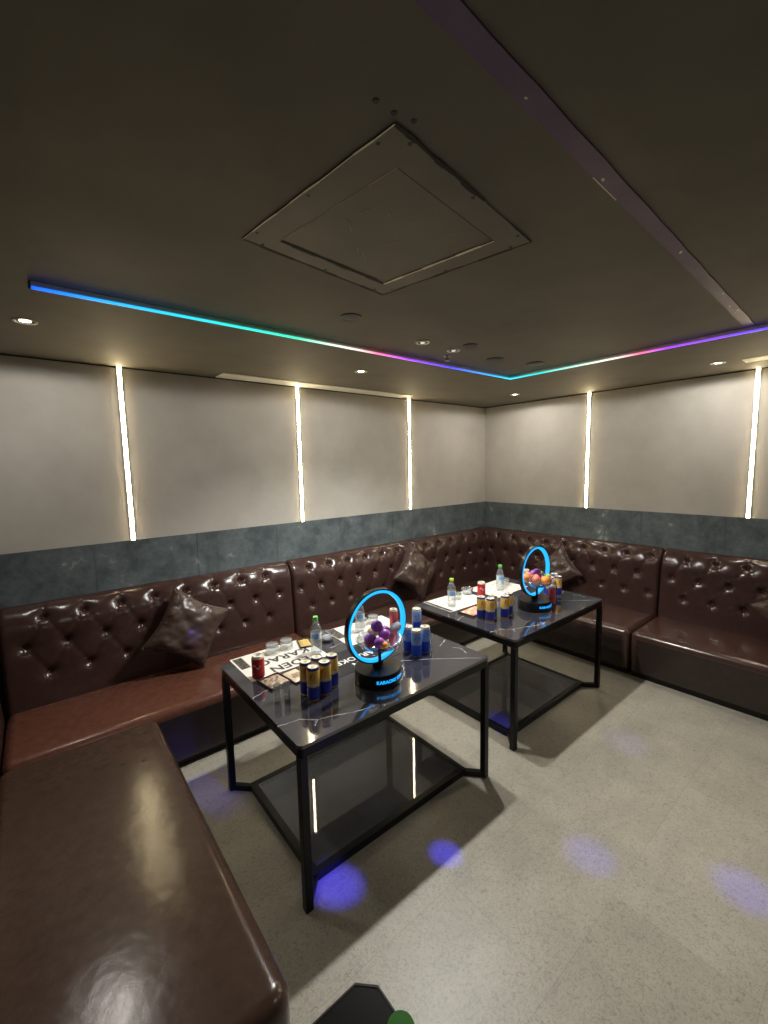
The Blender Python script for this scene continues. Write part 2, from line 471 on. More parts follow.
# purple tinted band along the near side of the tray
BY = lambda x_: -2.874 + (x_ + 3.86) * .0322          # the band runs a little askew
bd = MB(); N = 40; xa, xb = tx0, tx1 - .012
for i in range(N):
    a = xa + (xb - xa) * i / N; b = xa + (xb - xa) * (i + 1) / N
    j0 = .0012 * math.sin(i * 1.7); j1 = .0012 * math.sin((i + 1) * 1.7)
    bd.add([(a, BY(a) - .024 + j0, TRAY), (b, BY(b) - .024 + j1, TRAY), (b, BY(b) + .024 - j1, TRAY), (a, BY(a) + .024 - j0, TRAY),
            (a, BY(a) - .023 + j0, TRAY - .003), (b, BY(b) - .023 + j1, TRAY - .003), (b, BY(b) + .023 - j1, TRAY - .003), (a, BY(a) + .023 - j0, TRAY - .003)],
           [(4, 7, 6, 5), (0, 1, 5, 4), (2, 3, 7, 6)])
o = bd.build('ceiling_band', M['purple_band']); props(o, 'dull purple band running across the dark ceiling to the light strip', 'band')
for i, (u, dv) in enumerate(((-3.62, .006), (-3.24, .010), (-2.62, -.004), (-2.02, -.012), (-1.80, .004), (-1.70, -.010), (-1.66, .008))):
    L = .005 + .003 * (i % 3); v = BY(u) + dv; a = i * 1.3
    P = [(u + L * (1 + .3 * math.sin(a * q)) * math.cos(q * 1.26), v + L * .6 * math.sin(q * 1.26 + a * .2)) for q in range(5)]
    MB().prism(P, TRAY - .0038, TRAY - .003).build('paint_chip', M['raw_edge'], o)
MB().bar((-3.27, BY(-3.27) + .023, TRAY - .0032), (-3.12, BY(-3.12) + .023, TRAY - .0032), .003, .001).build('peeled_edge', M['raw_edge'], o)

# access hatch (slightly skewed to the room)
HC = [(-3.785, -2.651), (-3.109, -2.556), (-3.228, -1.928), (-3.869, -2.006)]
HI = [(-3.693, -2.553), (-3.213, -2.485), (-3.294, -2.015), (-3.769, -2.067)]
hx = sum(p[0] for p in HC) / 4; hy = sum(p[1] for p in HC) / 4
ht = thing('access_hatch', 'square painted access hatch with chipped edges in the middle of the ceiling', 'hatch', (hx, hy, TRAY))
lo = lambda P, k=1.: [((x_ - hx) * k, (y_ - hy) * k) for x_, y_ in P]
ou, inn = lo(HC), lo(HI)
fr = MB()
for k in range(4):
    k2 = (k + 1) % 4
    fr.prism([ou[k], ou[k2], inn[k2], inn[k]], -.003, 0)
fr.build('frame', M['panel_paint'], ht)
MB().prism(lo(HI, .985), -.0015, 0).build('door', M['panel_paint'], ht)
def seg(a, b, w, z, nm, mt, wob=0.):
    mb = MB(); n = 10; P = []
    for i in range(n + 1):
        q = i / n; P.append(Vector((a[0] + (b[0] - a[0]) * q + wob * math.sin(i * 2.1), a[1] + (b[1] - a[1]) * q + wob * math.cos(i * 1.6), z)))
    for i in range(n): mb.bar(P[i], P[i + 1], w * (1 + .4 * math.sin(i * 1.9)), .0006)
    mb.build(nm, M[mt], ht)
seg(ou[2], ou[3], .010, -.0033, 'shadow_gap', 'gap', .001); seg(ou[2], ou[1], .008, -.0033, 'shadow_gap', 'gap', .001)
mid_ = lambda q: (ou[0][0] + (ou[1][0] - ou[0][0]) * q, ou[0][1] + (ou[1][1] - ou[0][1]) * q)
seg(ou[0], mid_(.55), .010, -.0033, 'shadow_gap', 'gap', .0015); seg(ou[1], mid_(.8), .003, -.0033, 'shadow_gap', 'gap')
seg(inn[2], inn[3], .013, -.0033, 'shadow_gap', 'gap', .001)
seg(inn[2], inn[1], .0095, -.0036, 'bare_edge', 'raw_edge', .0006); seg(ou[0], ou[3], .0036, -.0036, 'bare_edge', 'raw_edge', .001)
M['scratch'] = mat('pale_scratch', rgb(150, 142, 120), .7)
seg(inn[0], inn[3], .0028, -.0033, 'scratch', 'scratch')
for i in range(10):
    a = (random.uniform(-.18, .14), random.uniform(-.14, .16)); an = random.uniform(0, 6.3); L = random.uniform(.02, .07)
    seg(a, (a[0] + L * math.cos(an), a[1] + L * math.sin(an)), .0026, -.0017, 'scratch', 'scratch', .002)
s_ = None
for q in (.08, .5, .92):
    for k in (0, 1, 2, 3):
        a, b = Vector(ou[k]), Vector(ou[(k + 1) % 4]); p = a.lerp(b, q); p = p * .955
        if s_ is None:
            s_ = MB().lathe([(.0050, -.0040), (.0050, -.0025)], 10).build('screw', M['screw'], ht, loc=(p.x, p.y, 0))
        else:
            c_ = s_.copy(); COL.objects.link(c_); c_.location = (p.x, p.y, 0)
# stray anchor holes and chips beyond the hatch corner
for (px_, py_) in ((-3.85, -2.668), (-3.802, -2.668), (-3.755, -2.678)):
    o = MB().lathe([(.006, -.0015), (.007, 0)], 10).build('ceiling_plug', M['screw'], loc=(px_, py_, TRAY))
    props(o, 'small dark plug in the ceiling just beyond the hatch corner', 'plug', 'plugs beside the hatch')

# recessed downlights in the soffit
def downlight(x, y, label):
    t = thing('downlight', label, 'downlight', (x, y, H), 0, 'lit downlights near the walls')
    MB().lathe([(.036, .012), (.036, -.002), (.040, -.005), (.047, -.004), (.048, 0)], 28, cap0=False, cap1=False).build('trim_ring', M['white_trim'], t, smooth=True)
    MB().lathe([(.036, .004), (.02, -.001), (.0001, -.002)], 28).build('lens', M['down_led'], t, smooth=True)
    return t
DL = [(-4.415, -.769, 'lit white downlight at the far left, above the left wall'), (-2.504, -.782, 'lit downlight in front of the long vent above the left wall'),
      (-.564, -.801, 'lit downlight nearest the room corner'), (-.50, -2.466, 'lit downlight at the right, above the right wall')]
for d in DL: downlight(*d)

# adjustable spots over the tables
def gimbal(x, y, label):
    M.setdefault('lamp_off', mat('lamp_glass', rgb(225, 222, 210), .3, emit=(1, .95, .85, 1), estr=.35))
    t = thing('ceiling_spotlight', label, 'spotlight', (x, y, TRAY), 0, 'white ringed spotlights above the tables')
    MB().lathe([(.030, .0), (.031, -.006), (.041, -.007), (.044, 0)], 28, cap0=False, cap1=False).build('trim_ring', M['white_trim'], t, smooth=True)
    MB().lathe([(.029, -.001), (.029, -.003), (.0001, -.003)], 24).build('recess', M['gap'], t)
    MB().lathe([(.013, -.003), (.015, -.006), (.012, -.0075), (.0001, -.008)], 20).build('lamp', M['lamp_off'], t, smooth=True)
    return t
gimbal(-2.587, -1.516, 'white ringed ceiling spotlight nearer the hatch'); gimbal(-2.298, -1.503, 'white ringed ceiling spotlight beside the dark disc')
# dark round covers
def disc(x, y, r, label):
    t = thing('ceiling_speaker', label, 'speaker', (x, y, TRAY), 0, 'dark round speakers in the ceiling')
    MB().lathe([(r, 0), (r, -.0025), (r * .93, -.0045), (r * .86, -.0035)], 28, cap1=False).build('rim', M['black_plastic'], t, smooth=True)
    MB().lathe([(r * .88, -.0035), (r * .5, -.005), (.0001, -.0055)], 28).build('grille', M['dark_disc'], t, smooth=True)
disc(-3.177, -1.617, .052, 'dark round ceiling speaker between the hatch and the rainbow strip')
disc(-2.290, -1.630, .050, 'dark round ceiling speaker touching the white ringed spotlight'); disc(-1.864, -1.504, .062, 'dark round ceiling speaker farthest right, on its own')
t = thing('ceiling_cover', 'ceiling coloured round cover plate nearest the bend of the rainbow strip', 'cover', (-1.512, -1.602, TRAY))
MB().lathe([(.062, 0), (.062, -.004), (.058, -.007), (.0001, -.007)], 28).build('plate', M['panel_paint'], t, smooth=True)
MB().lathe([(.064, 0), (.066, -.002), (.062, -.003)], 28, cap0=False, cap1=False).build('gap_ring', M['gap'], t)
t = thing('fire_sprinkler', 'small sprinkler head hanging beside the ringed spotlights', 'sprinkler', (-2.219, -1.376, TRAY))
MB().lathe([(.024, 0), (.024, -.003), (.010, -.005), (.007, -.012)], 16).build('escutcheon', M['alu'], t, smooth=True)
for s in (-1, 1): MB().bar((s * .006, 0, -.011), (s * .013, 0, -.020), .003, .004).bar((s * .013, 0, -.019), (s * .003, 0, -.030), .003, .004).build('frame_arm', M['dark_disc'], t)
MB().lathe([(.017, -.032), (.017, -.030)], 14).build('deflector', M['alu'], t)

# slot vents beside the walls
def vent(x0, x1, y0, y1, label, slots_x=True):
    t = thing('air_vent', label, 'vent', ((x0 + x1) / 2, (y0 + y1) / 2, H), 0, 'pale slot vents in the ceiling')
    a, b = (x1 - x0) / 2, (y1 - y0) / 2
    f = .014
    MB().box(-a, a, -b, -b + f, -.006, 0).box(-a, a, b - f, b, -.006, 0).box(-a, -a + f, -b + f, b - f, -.006, 0).box(a - f, a, -b + f, b - f, -.006, 0).build('frame', M['vent_white'], t, bevel=.0015)
    lo_ = MB()
    n = 5
    for i in range(n):
        if slots_x:
            v = -b + f + (2 * b - 2 * f) * (i + .5) / n; w = (b - f) / n * .92
            lo_.add([(-a + f, v - w, -.001), (a - f, v - w, -.001), (a - f, v + w, -.0045), (-a + f, v + w, -.0045)], [(0, 1, 2, 3)])
        else:
            v = -a + f + (2 * a - 2 * f) * (i + .5) / n; w = (a - f) / n * .92
            lo_.add([(v - w, -b + f, -.001), (v - w, b - f, -.001), (v + w, b - f, -.0045), (v + w, -b + f, -.0045)], [(0, 1, 2, 3)])
    lo_.build('louvre', M['vent_white'], t)
vent(-3.315, -1.43, -.195, -.025, 'long pale slot vent in the ceiling above the left wall')
vent(-.50, -.36, -3.9, -2.60, 'pale slot vent in the ceiling at the right edge', False)

# ------------------------------------------------------------------ sofas
PROF = []
for i in range(40):
    q = i / 39; PROF.append((.212 - .022 * q ** 1.3, .30 + .490 * q))
for i in range(1, 25):
    a = math.radians(118) * i / 24
    PROF.append((.068 + .122 * math.cos(a), .790 + .180 * math.sin(a)))
PROF = np.array(PROF)
PT = np.concatenate([[0], np.cumsum(np.hypot(*np.diff(PROF, axis=0).T))])
NT = 66
tt = np.linspace(0, PT[-1], NT)
PD = np.interp(tt, PT, PROF[:, 0]); PZ = np.interp(tt, PT, PROF[:, 1])
gd, gz = np.gradient(PD), np.gradient(PZ); gl = np.hypot(gd, gz)
ND, NZ = gz / gl, -gd / gl          # outward normal in (d,z)
def t_of_z(z): return float(np.interp(z, PZ[:40], tt[:40]))
ROWT = [t_of_z(.565), t_of_z(.737), float(np.interp(.905, PROF[:55, 1], PT[:55]))]

def back_points(S, legs):
    """legs: function(d, s, z)->xyz in world; S array of s"""
def tuft(S, T, btns, L):
    D = np.zeros((len(S), len(T)))
    s = S[:, None]; t = T[None, :]
    rows = {}
    for k, u in btns: rows.setdefault(k, []).append(u)
    for k, u in btns:
        v = ROWT[k]; r2 = (s - u) ** 2 / 1.5 + (t - v) ** 2
        D -= .020 * np.exp(-r2 / .016 ** 2) + .017 * np.exp(-r2 / .040 ** 2)
    def crease(u0, v0, u1, v1, amp, sig, fade=False):
        nonlocal D
        dx, dy = u1 - u0, v1 - v0; L2 = dx * dx + dy * dy
        q = np.clip(((s - u0) * dx + (t - v0) * dy) / L2, 0, 1)
        d2 = (s - u0 - q * dx) ** 2 + (t - v0 - q * dy) ** 2
        a = amp * ((1 - q) if fade else 1)
        D = D - a * np.exp(-d2 / sig ** 2)
    for u in rows.get(1, []):
        for k in (0, 2):
            for w in rows.get(k, []):
                if abs(w - u) < .14: crease(u, ROWT[1], w, ROWT[k], .0048, .014)
    for w in rows.get(2, []): crease(w, ROWT[2], w, ROWT[2] + .16, .006, .012, True)
    for w in rows.get(0, []): crease(w, ROWT[0], w, ROWT[0] - .16, .003, .010, True)
    e = np.minimum(S, L - S); R = .035
    w = np.clip(1 - e / R, 0, 1); D -= (R * (1 - np.sqrt(np.clip(1 - w ** 2, 0, 1))))[:, None] * .8
    # soft irregular stretch of the leather
    D += .0022 * np.sin(s * 7.3 + t * 3.1) * np.sin(t * 9.) + .0012 * np.sin(s * 23 + 1.) * np.cos(t * 17)
    return D

def backrest(parent, place, L, lattice):
    """place(s, d, z) -> world xyz ; parent at the origin"""
    S = np.linspace(0, L, max(12, int(L / .0105)))
    btns = []
    for k, u0 in lattice:
        u = u0
        while u < L - .05:
            if u > .05: btns.append((k, u))
            u += .2017
    D = tuft(S, tt, btns, L)
    vs = []; fs = []
    for i, s in enumerate(S):
        for j in range(NT):
            d = max(PD[j] + ND[j] * D[i, j], .012); z = PZ[j] + NZ[j] * D[i, j]
            vs.append(place(s, d, z))
    n = len(S)
    for i in range(n - 1):
        for j in range(NT - 1):
            a = i * NT + j; fs.append((a, a + NT, a + NT + 1, a + 1))
    # closed ends and rear
    for i in (0, n - 1):
        o_ = len(vs); vs.append(place(S[i], .012, .30)); fs.append(tuple(i * NT + j for j in range(NT)) + (o_,))
    mb = MB().add(vs, fs)
    ob = mb.build('backrest', M['leather'], parent, smooth=True, angle=60)
    # covered buttons, sub-parts of the backrest
    proto = MB().ball((0, 0, 0), .0085, .8, 12).mesh('button', M['button'], True)
    for k, u in btns[:96]:
        i = int(np.argmin(abs(S - u))); j = int(np.argmin(abs(tt - ROWT[k])))
        b = bpy.data.objects.new('button', proto); COL.objects.link(b); b.parent = ob
        b.location = place(u, PD[j] + ND[j] * (D[i, j] + .004), PZ[j] + NZ[j] * (D[i, j] + .004))
    return ob

def sofa_section(label, poly, r, re, place, L, lattice, plinth, seat='leather_seat', fronts=()):
    t = thing('leather_sofa_section', label, 'sofa', (0, 0, 0), 0, 'brown leather sofa sections round the walls')
    soft_slab(poly, .055, .385, r, re).build('seat', M[seat], t, smooth=True, angle=50)
    for q in fronts: MB().box(*q, .058, .332).build('seat_front', M['seat_front_tone'], t, bevel=.0025)
    pl = MB()
    for q in plinth: pl.box(*q, 0, .055)
    pl.build('plinth', M['plinth'], t)
    backrest(t, place, L, lattice)
    return t
SX = -2.832; SY = -2.058; XB = -4.70
# along the left-hand wall
x0_ = XB + .016
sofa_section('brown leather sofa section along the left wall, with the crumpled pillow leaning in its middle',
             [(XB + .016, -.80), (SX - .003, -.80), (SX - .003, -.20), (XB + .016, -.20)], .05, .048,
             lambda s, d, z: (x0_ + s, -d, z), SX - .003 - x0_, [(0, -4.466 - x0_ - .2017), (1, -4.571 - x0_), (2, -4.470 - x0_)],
             [(XB + .05, SX - .02, -.765, -.22)], 'leather_lit', [(XB + .07, SX - .055, -.8035, -.795)])
# corner section: two legs mitred at the room corner
La = -.2 - (SX + .003); Lb = -.2 - (SY + .003)
def place_corner(s, d, z):
    if s <= La: return (SX + .003 + s / La * (-d - SX - .003), -d, z)
    return (-d, -d + (s - La) / Lb * (SY + .003 + d), z)
sofa_section('brown leather corner section of the sofa filling the room corner behind the far table',
             [(SX + .003, -.80), (-.80, -.80), (-.80, SY + .003), (-.20, SY + .003), (-.20, -.20), (SX + .003, -.20)], .05, .048,
             place_corner, La + Lb, [(0, .17), (1, .07), (2, .17)],
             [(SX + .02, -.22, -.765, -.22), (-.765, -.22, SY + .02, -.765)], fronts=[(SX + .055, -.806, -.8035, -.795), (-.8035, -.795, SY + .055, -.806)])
sofa_section('brown leather sofa section along the right wall, running out of the right edge',
             [(-.80, -4.3), (-.20, -4.3), (-.20, SY - .003), (-.80, SY - .003)], .05, .048,
             lambda s, d, z: (-d, SY - .003 - s, z), 4.3 + SY - .003, [(0, .19), (1, .09), (2, .19)],
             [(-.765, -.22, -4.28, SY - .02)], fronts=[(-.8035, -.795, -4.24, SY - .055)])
sofa_section('brown leather sofa section in the foreground, a broad bare seat without cushions',
             [(XB, -2.465), (-4.020, -2.465), (-4.020, -.806), (XB, -.806)], .060, .052,
             lambda s, d, z: (XL + d, -2.465 + s, z), 2.465 - .22, [(0, .17), (1, .07), (2, .17)],
             [(XB + .02, -4.06, -2.43, -.83)], 'leather_dim', [(-4.024, -4.0165, -2.40, -.87), (XB + .07, -4.085, -2.4685, -2.46)])

# crumpled satin throw pillows
def pillow(label, loc, rot, seed, size=.43, thick=.19):
    n = 44; vs = []; fs = []
    for side in (1, -1):
        for i in range(n + 1):
            for j in range(n + 1):
                u = i / n * 2 - 1; v = j / n * 2 - 1
                fu, fv = max(0, 1 - u * u), max(0, 1 - v * v)
                hgt = thick / 2 * (fu * fv) ** .42
                pull = 1 - .15 * (fv if abs(u) > abs(v) else fu) * max(abs(u), abs(v)) ** 3
                p = Vector((u * size / 2 * pull, v * size / 2 * pull, 0))
                edge = max(abs(u), abs(v))
                w = .022 * mnoise.noise(Vector((u * 2.1 + seed, v * 2.1, seed * 1.3 + side))) + .007 * mnoise.noise(Vector((u * 3.6 + v * 2, v * 5.2 - u * 2, seed + side * 2)))
                w += .007 * edge ** 4 * (1 - abs(mnoise.noise(Vector((u * 7 + seed * 2, v * 7, side)))) * 3)
                vs.append((p.x, p.y, side * (hgt + w * min(1, (fu * fv) ** .35 * 1.6))))
    for sd in (0, 1):
        o_ = sd * (n + 1) ** 2
        for i in range(n):
            for j in range(n):
                a = o_ + i * (n + 1) + j; q = (a, a + n + 1, a + n + 2, a + 1); fs.append(q if sd == 0 else q[::-1])
    t = thing('throw_pillow', label, 'pillow', loc, 0, 'satin throw pillows on the sofa', rot=rot)
    MB().add(vs, fs).build('cover', M['satin'], t, smooth=True, angle=80)
    per = []
    for k in range(0, n): per.append((k / n * 2 - 1, -1))
    for k in range(0, n): per.append((1, k / n * 2 - 1))
    for k in range(0, n): per.append((1 - k / n * 2, 1))
    for k in range(0, n + 1): per.append((-1, 1 - k / n * 2))
    pts = []
    for u, v in per:
        fu, fv = max(0, 1 - u * u), max(0, 1 - v * v); pull = 1 - .15 * (fv if abs(u) > abs(v) else fu)
        pts.append((u * size / 2 * pull, v * size / 2 * pull, 0))
    MB().tube(pts, .0035, 6).build('piping', M['satin'], t, smooth=True)
    return t
def facing(n, roll):
    """rotation whose +Z is n, spun by roll about it, local +Y starting upward"""
    n = Vector(n).normalized(); up = Vector((0, 0, 1)); x_ = up.cross(n).normalized(); y_ = n.cross(x_)
    m_ = Matrix((x_, y_, n)).transposed() @ Matrix.Rotation(roll, 3, 'Z')
    return m_.to_euler()
pillow('crumpled brown satin pillow leaning on the left wall backrest, nearest the camera', (-3.70, -.315, .672), facing((.05, -1, .24), math.radians(-34)), 1.7)
pillow('brown satin pillow standing on its corner behind the ring lamp of the nearer table', (-1.52, -.30, .682), facing((0, -1, .28), math.radians(47)), 4.1)
pillow('brown satin pillow standing on its corner behind the ring lamp of the far table', (-.30, -1.16, .645), facing((-1, 0, .28), math.radians(43)), 7.9, .38)
pillow('brown satin pillow at the right edge, half cut off by the frame', (-.31, -2.96, .63), facing((-1, 0, .28), math.radians(40)), 11.3, .36)

# ------------------------------------------------------------------ tables
TW, TD = 1.163, .882
VEINS_A = [[(277, 727), (300, 719.6), (316.7, 720), (333, 716), (355, 712), (375, 706)], [(317, 720), (315.5, 727)], [(252, 699), (269, 689)],
           [(401, 661), (440, 659), (481.5, 658)], [(451, 637.6), (440, 646)], [(350, 640), (330, 648)], [(470, 645), (471, 655)]]
# the same veins in table coordinates (metres from the table centre)
V_XY = [[(-.587, -.262), (-.491, -.278), (-.440, -.327), (-.372, -.348), (-.285, -.386), (-.191, -.406)], [(-.439, -.328), (-.465, -.360)],
        [(-.581, .012), (-.484, .044)], [(.183, -.158), (.30, -.235), (.357, -.281), (.533, -.423)], [(.619 - .05, -.127), (.480, -.166)],
        [(.138, .259), (-.016, .243)], [(.52, -.23), (.545, -.273), (.52, -.33)], [(.02, -.33), (.10, -.28), (.16, -.20)]]
def make_table(label, loc):
    t = thing('coffee_table', label, 'table', loc, 0, 'black marble topped tables')
    a, b = TW / 2, TD / 2
    top = MB().prism(rrect(-a, a, -b, b, .022), TH - .014, TH)
    for line in V_XY:
        P = []
        for (p, q) in zip(line[:-1], line[1:]):
            for i in range(6):
                w = i / 6; wob = .004 * math.sin(31 * (p[0] + w * .3) + 17 * p[1] + i)
                P.append((p[0] + (q[0] - p[0]) * w + wob, p[1] + (q[1] - p[1]) * w - wob))
        P.append(line[-1])
        for mi, wid_, zz in ((2, .0075, .00015), (1, .0026, .0003)):
            for k in range(len(P) - 1):
                p, q = Vector(P[k]), Vector(P[k + 1]); d = (q - p).normalized(); nrm = Vector((-d.y, d.x))
                w0 = wid_ * (1 + .5 * math.sin(k * 1.3)) / 2; w1 = wid_ * (1 + .5 * math.sin((k + 1) * 1.3)) / 2
                top.add([(*(p - nrm * w0), TH + zz), (*(p + nrm * w0), TH + zz), (*(q + nrm * w1), TH + zz), (*(q - nrm * w1), TH + zz)], [(0, 3, 2, 1)], mi)
    top.build('tabletop', [M['marble'], M['vein'], M['vein_soft']], t)
    e = .001; fw = .030
    ap = MB()
    A, B = a - e, b - e; z0, z1 = TH - .052, TH - .014
    po = rrect(-A, A, -B, B, .021); pi_ = rrect(-A + fw, A - fw, -B + fw, B - fw, .004)
    n = len(po)
    vs = [(x, y, z) for z in (z0, z1) for x, y in po] + [(x, y, z) for z in (z0, z1) for x, y in pi_]
    fs = []
    for k in range(n):
        k2 = (k + 1) % n
        fs += [(k, k2, n + k2, n + k), (2 * n + k2, 2 * n + k, 3 * n + k, 3 * n + k2), (k2, k, 2 * n + k, 2 * n + k2), (n + k, n + k2, 3 * n + k2, 3 * n + k)]
    ap.add(vs, fs).build('top_frame', M['black_metal'], t)
    lw = .034
    for sx in (-1, 1):
        for sy in (-1, 1):
            cx, cy = sx * (A - lw / 2), sy * (B - lw / 2)
            leg = MB().box(cx - lw / 2, cx + lw / 2, cy - lw / 2, cy + lw / 2, 0, z0).build('leg', M['black_metal'], t, bevel=.003)
            MB().bar((cx - sx * .008, cy - sy * .008, .017), (sx * (a - .100), sy * (b - .104), .017), .026, .030).build('foot_link', M['black_metal'], t)
    # lower frame with smoked glass
    fa, fb = a - .088, b - .092; w = .032
    MB().box(-fa, fa, -fb, -fb + w, .004, .040).box(-fa, fa, fb - w, fb, .004, .040).box(-fa, -fa + w, -fb + w, fb - w, .004, .040).box(fa - w, fa, -fb + w, fb - w, .004, .040).build('shelf_frame', M['black_metal'], t)
    MB().box(-fa + w, fa - w, -fb + w, fb - w, .030, .038).build('glass_shelf', M['dark_glass'], t)
    return t
TA = make_table('black marble topped table nearest the camera, with two dark glasses of white menus', (-3.1748, -1.5756, 0))
TA['label'] = 'black marble topped table nearer the camera, with a smoked glass lower shelf'
TB = dup(TA, (-1.7275, -1.5508, 0), 0, 'black marble topped table farther from the camera, near the room corner')

# ------------------------------------------------------------------ things on the tables
EPS = .0006
ZT = TH + EPS
def wrap(vs, r, ang, z):
    return [((r) * math.cos(ang + x / r), (r) * math.sin(ang + x / r), z + y) for x, y, _ in vs]

def make_can(kind, r, h):
    """parts of a drink can at the origin, front facing local -Y"""
    mb = MB()
    n = 28
    neck = h - .012
    def band(z0, z1, mi, prof=None):
        mb.lathe(prof or [(r, z0), (r, z1)], n, mi, cap0=False, cap1=False)
    mb.lathe([(.0001, .004), (r * .74, .003), (r * .80, 0), (r, .009)], n, 0, cap0=False, cap1=False)
    if kind == 'beer':
        band(.009, h * .44, 1); band(h * .44, neck, 0)
        band(0, 0, 2, [(r, neck), (r * .86, h - .003), (r * .87, h)])
        mats = [M['can_gold'], M['can_blue'], M['can_neck']]
    elif kind == 'pale':
        band(.009, h * .46, 1); band(h * .46, neck, 0); band(0, 0, 2, [(r, neck), (r * .86, h - .003), (r * .87, h)])
        mats = [M['can_sky'], M['can_royal'], M['can_lid']]
    else:
        band(.009, neck, 0); band(0, 0, 1, [(r, neck), (r * .86, h - .003), (r * .87, h)])
        mats = [M['can_red'] if kind == 'red' else M['can_pink'], M['can_lid']]
    t = thing('drink_can', 'can', 'can')
    body = mb.build('can_body', mats, t, smooth=True)
    MB().lathe([(r * .87, h), (r * .82, h + .0012), (r * .78, h - .003), (.0001, h - .003)], n, cap0=False).build('can_lid', M['can_lid'], t, smooth=True)
    MB().prism([(r * .32 * math.cos(q * PI / 8), r * .15 + r * .42 * math.sin(q * PI / 8)) for q in range(16)], h - .0028, h - .0012).build('pull_tab', M['alu'], t)
    if kind == 'beer':
        vs, fs = text_geo('LAGER', .0165, 1.0, .0007); dec = MB().add(wrap(vs, r + .0004, -PI / 2, h * .50), fs, 0)
        ov = [(.0115 * math.cos(q * PI / 10), .017 * math.sin(q * PI / 10), 0) for q in range(20)]
        dec.add(wrap(ov, r + .0004, -PI / 2, h * .74), [tuple(range(20))], 1)
        dec.build('printed_mark', [M['white_ink'], M['emblem']], body)
    elif kind == 'pale':
        st = [(.016 * math.cos(q * PI / 8), .010 * math.sin(q * PI / 8), 0) for q in range(16)]
        MB().add(wrap(st, r + .0004, -PI / 2, h * .72), [tuple(range(16))]).build('printed_mark', M['can_royal'], body)
    elif kind == 'red':
        P = [(-.02 + .004 * i, .009 * math.sin(i * .7), 0) for i in range(11)]
        vs = wrap(P, r + .0004, -PI / 2, h * .55) + wrap([(x, y + .006, 0) for x, y, _ in P], r + .0004, -PI / 2, h * .55)
        MB().add(vs, [(i, i + 1, i + 12, i + 11) for i in range(10)]).build('printed_mark', M['white_ink'], body)
    return t

used = set()
def put(proto, name, x, y, label, group, rz=0., z=ZT):
    if proto.name not in used:
        used.add(proto.name); o = proto; o.location = (x, y, z); o.rotation_euler = (0, 0, rz)
    else:
        o = dup(proto, (x, y, z), rz)
    o['label'] = label; o['group'] = group
    return o
FACE = math.radians(-38)      # turned towards the camera
beer = make_can('beer', .0295, .157)
for x_, y_, lb in ((-3.540, -1.755, 'nearest of the five on the nearer table'), (-3.474, -1.745, 'front right of the five on the nearer table'),
                   (-3.541, -1.688, 'back left of the five on the nearer table'), (-3.476, -1.680, 'middle of the back row of five on the nearer table'),
                   (-3.411, -1.708, 'rightmost of the five on the nearer table'),
                   (-2.150, -1.692, 'nearest and largest of the five before the far ring lamp'), (-2.030, -1.722, 'second from the right of the five before the far ring lamp'),
                   (-2.168, -1.628, 'leftmost of the five on the far table beside the orange snack'), (-2.088, -1.664, 'in the middle of the five before the far ring lamp'),
                   (-1.964, -1.706, 'rightmost of five, next to the far ring lamp base'),
                   (-1.312, -1.712, 'front one of the four behind the far ring lamp'), (-1.258, -1.650, 'rightmost of the four behind the far ring lamp'),
                   (-1.382, -1.683, 'leftmost of the four behind the far fruit bowl'), (-1.328, -1.630, 'rear one of the four behind the far ring lamp')):
    put(beer, 'can', x_, y_, 'gold and blue can, ' + lb, 'gold and blue beer cans', FACE + random.uniform(-.25, .25))
pale = make_can('pale', .0300, .150)
for x_, y_, lb in ((-2.884, -1.745, 'nearest of the three right of the near ring lamp'), (-2.812, -1.738, 'rightmost of the three right of the near ring lamp'),
                   (-2.880, -1.672, 'rear one of the three, against the near ring lamp'), (-2.640, -1.490, 'standing alone on the back right edge of the nearer table')):
    put(pale, 'can', x_, y_, 'two-tone blue can, ' + lb, 'two-tone blue cans on the nearer table', FACE)
red = make_can('red', .0315, .118)
put(red, 'can', -3.650, -1.392, 'red can on the white menu at the left end of the nearer table', 'short red cans', FACE)
put(red, 'can', -1.765, -1.318, 'red can on the far table between the two green capped bottles', 'short red cans', FACE)
pink = make_can('pink', .0265, .140)
put(pink, 'can', -2.735, -1.375, 'slim pink can seen through the near ring lamp', 'slim pink cans', FACE)
put(pink, 'can', -1.528, -1.785, 'slim pink can beside the base of the far ring lamp', 'slim pink cans', FACE)
put(pink, 'can', -1.235, -1.385, 'slim pink can at the back of the far table, seen through the far ring', 'slim pink cans', FACE)

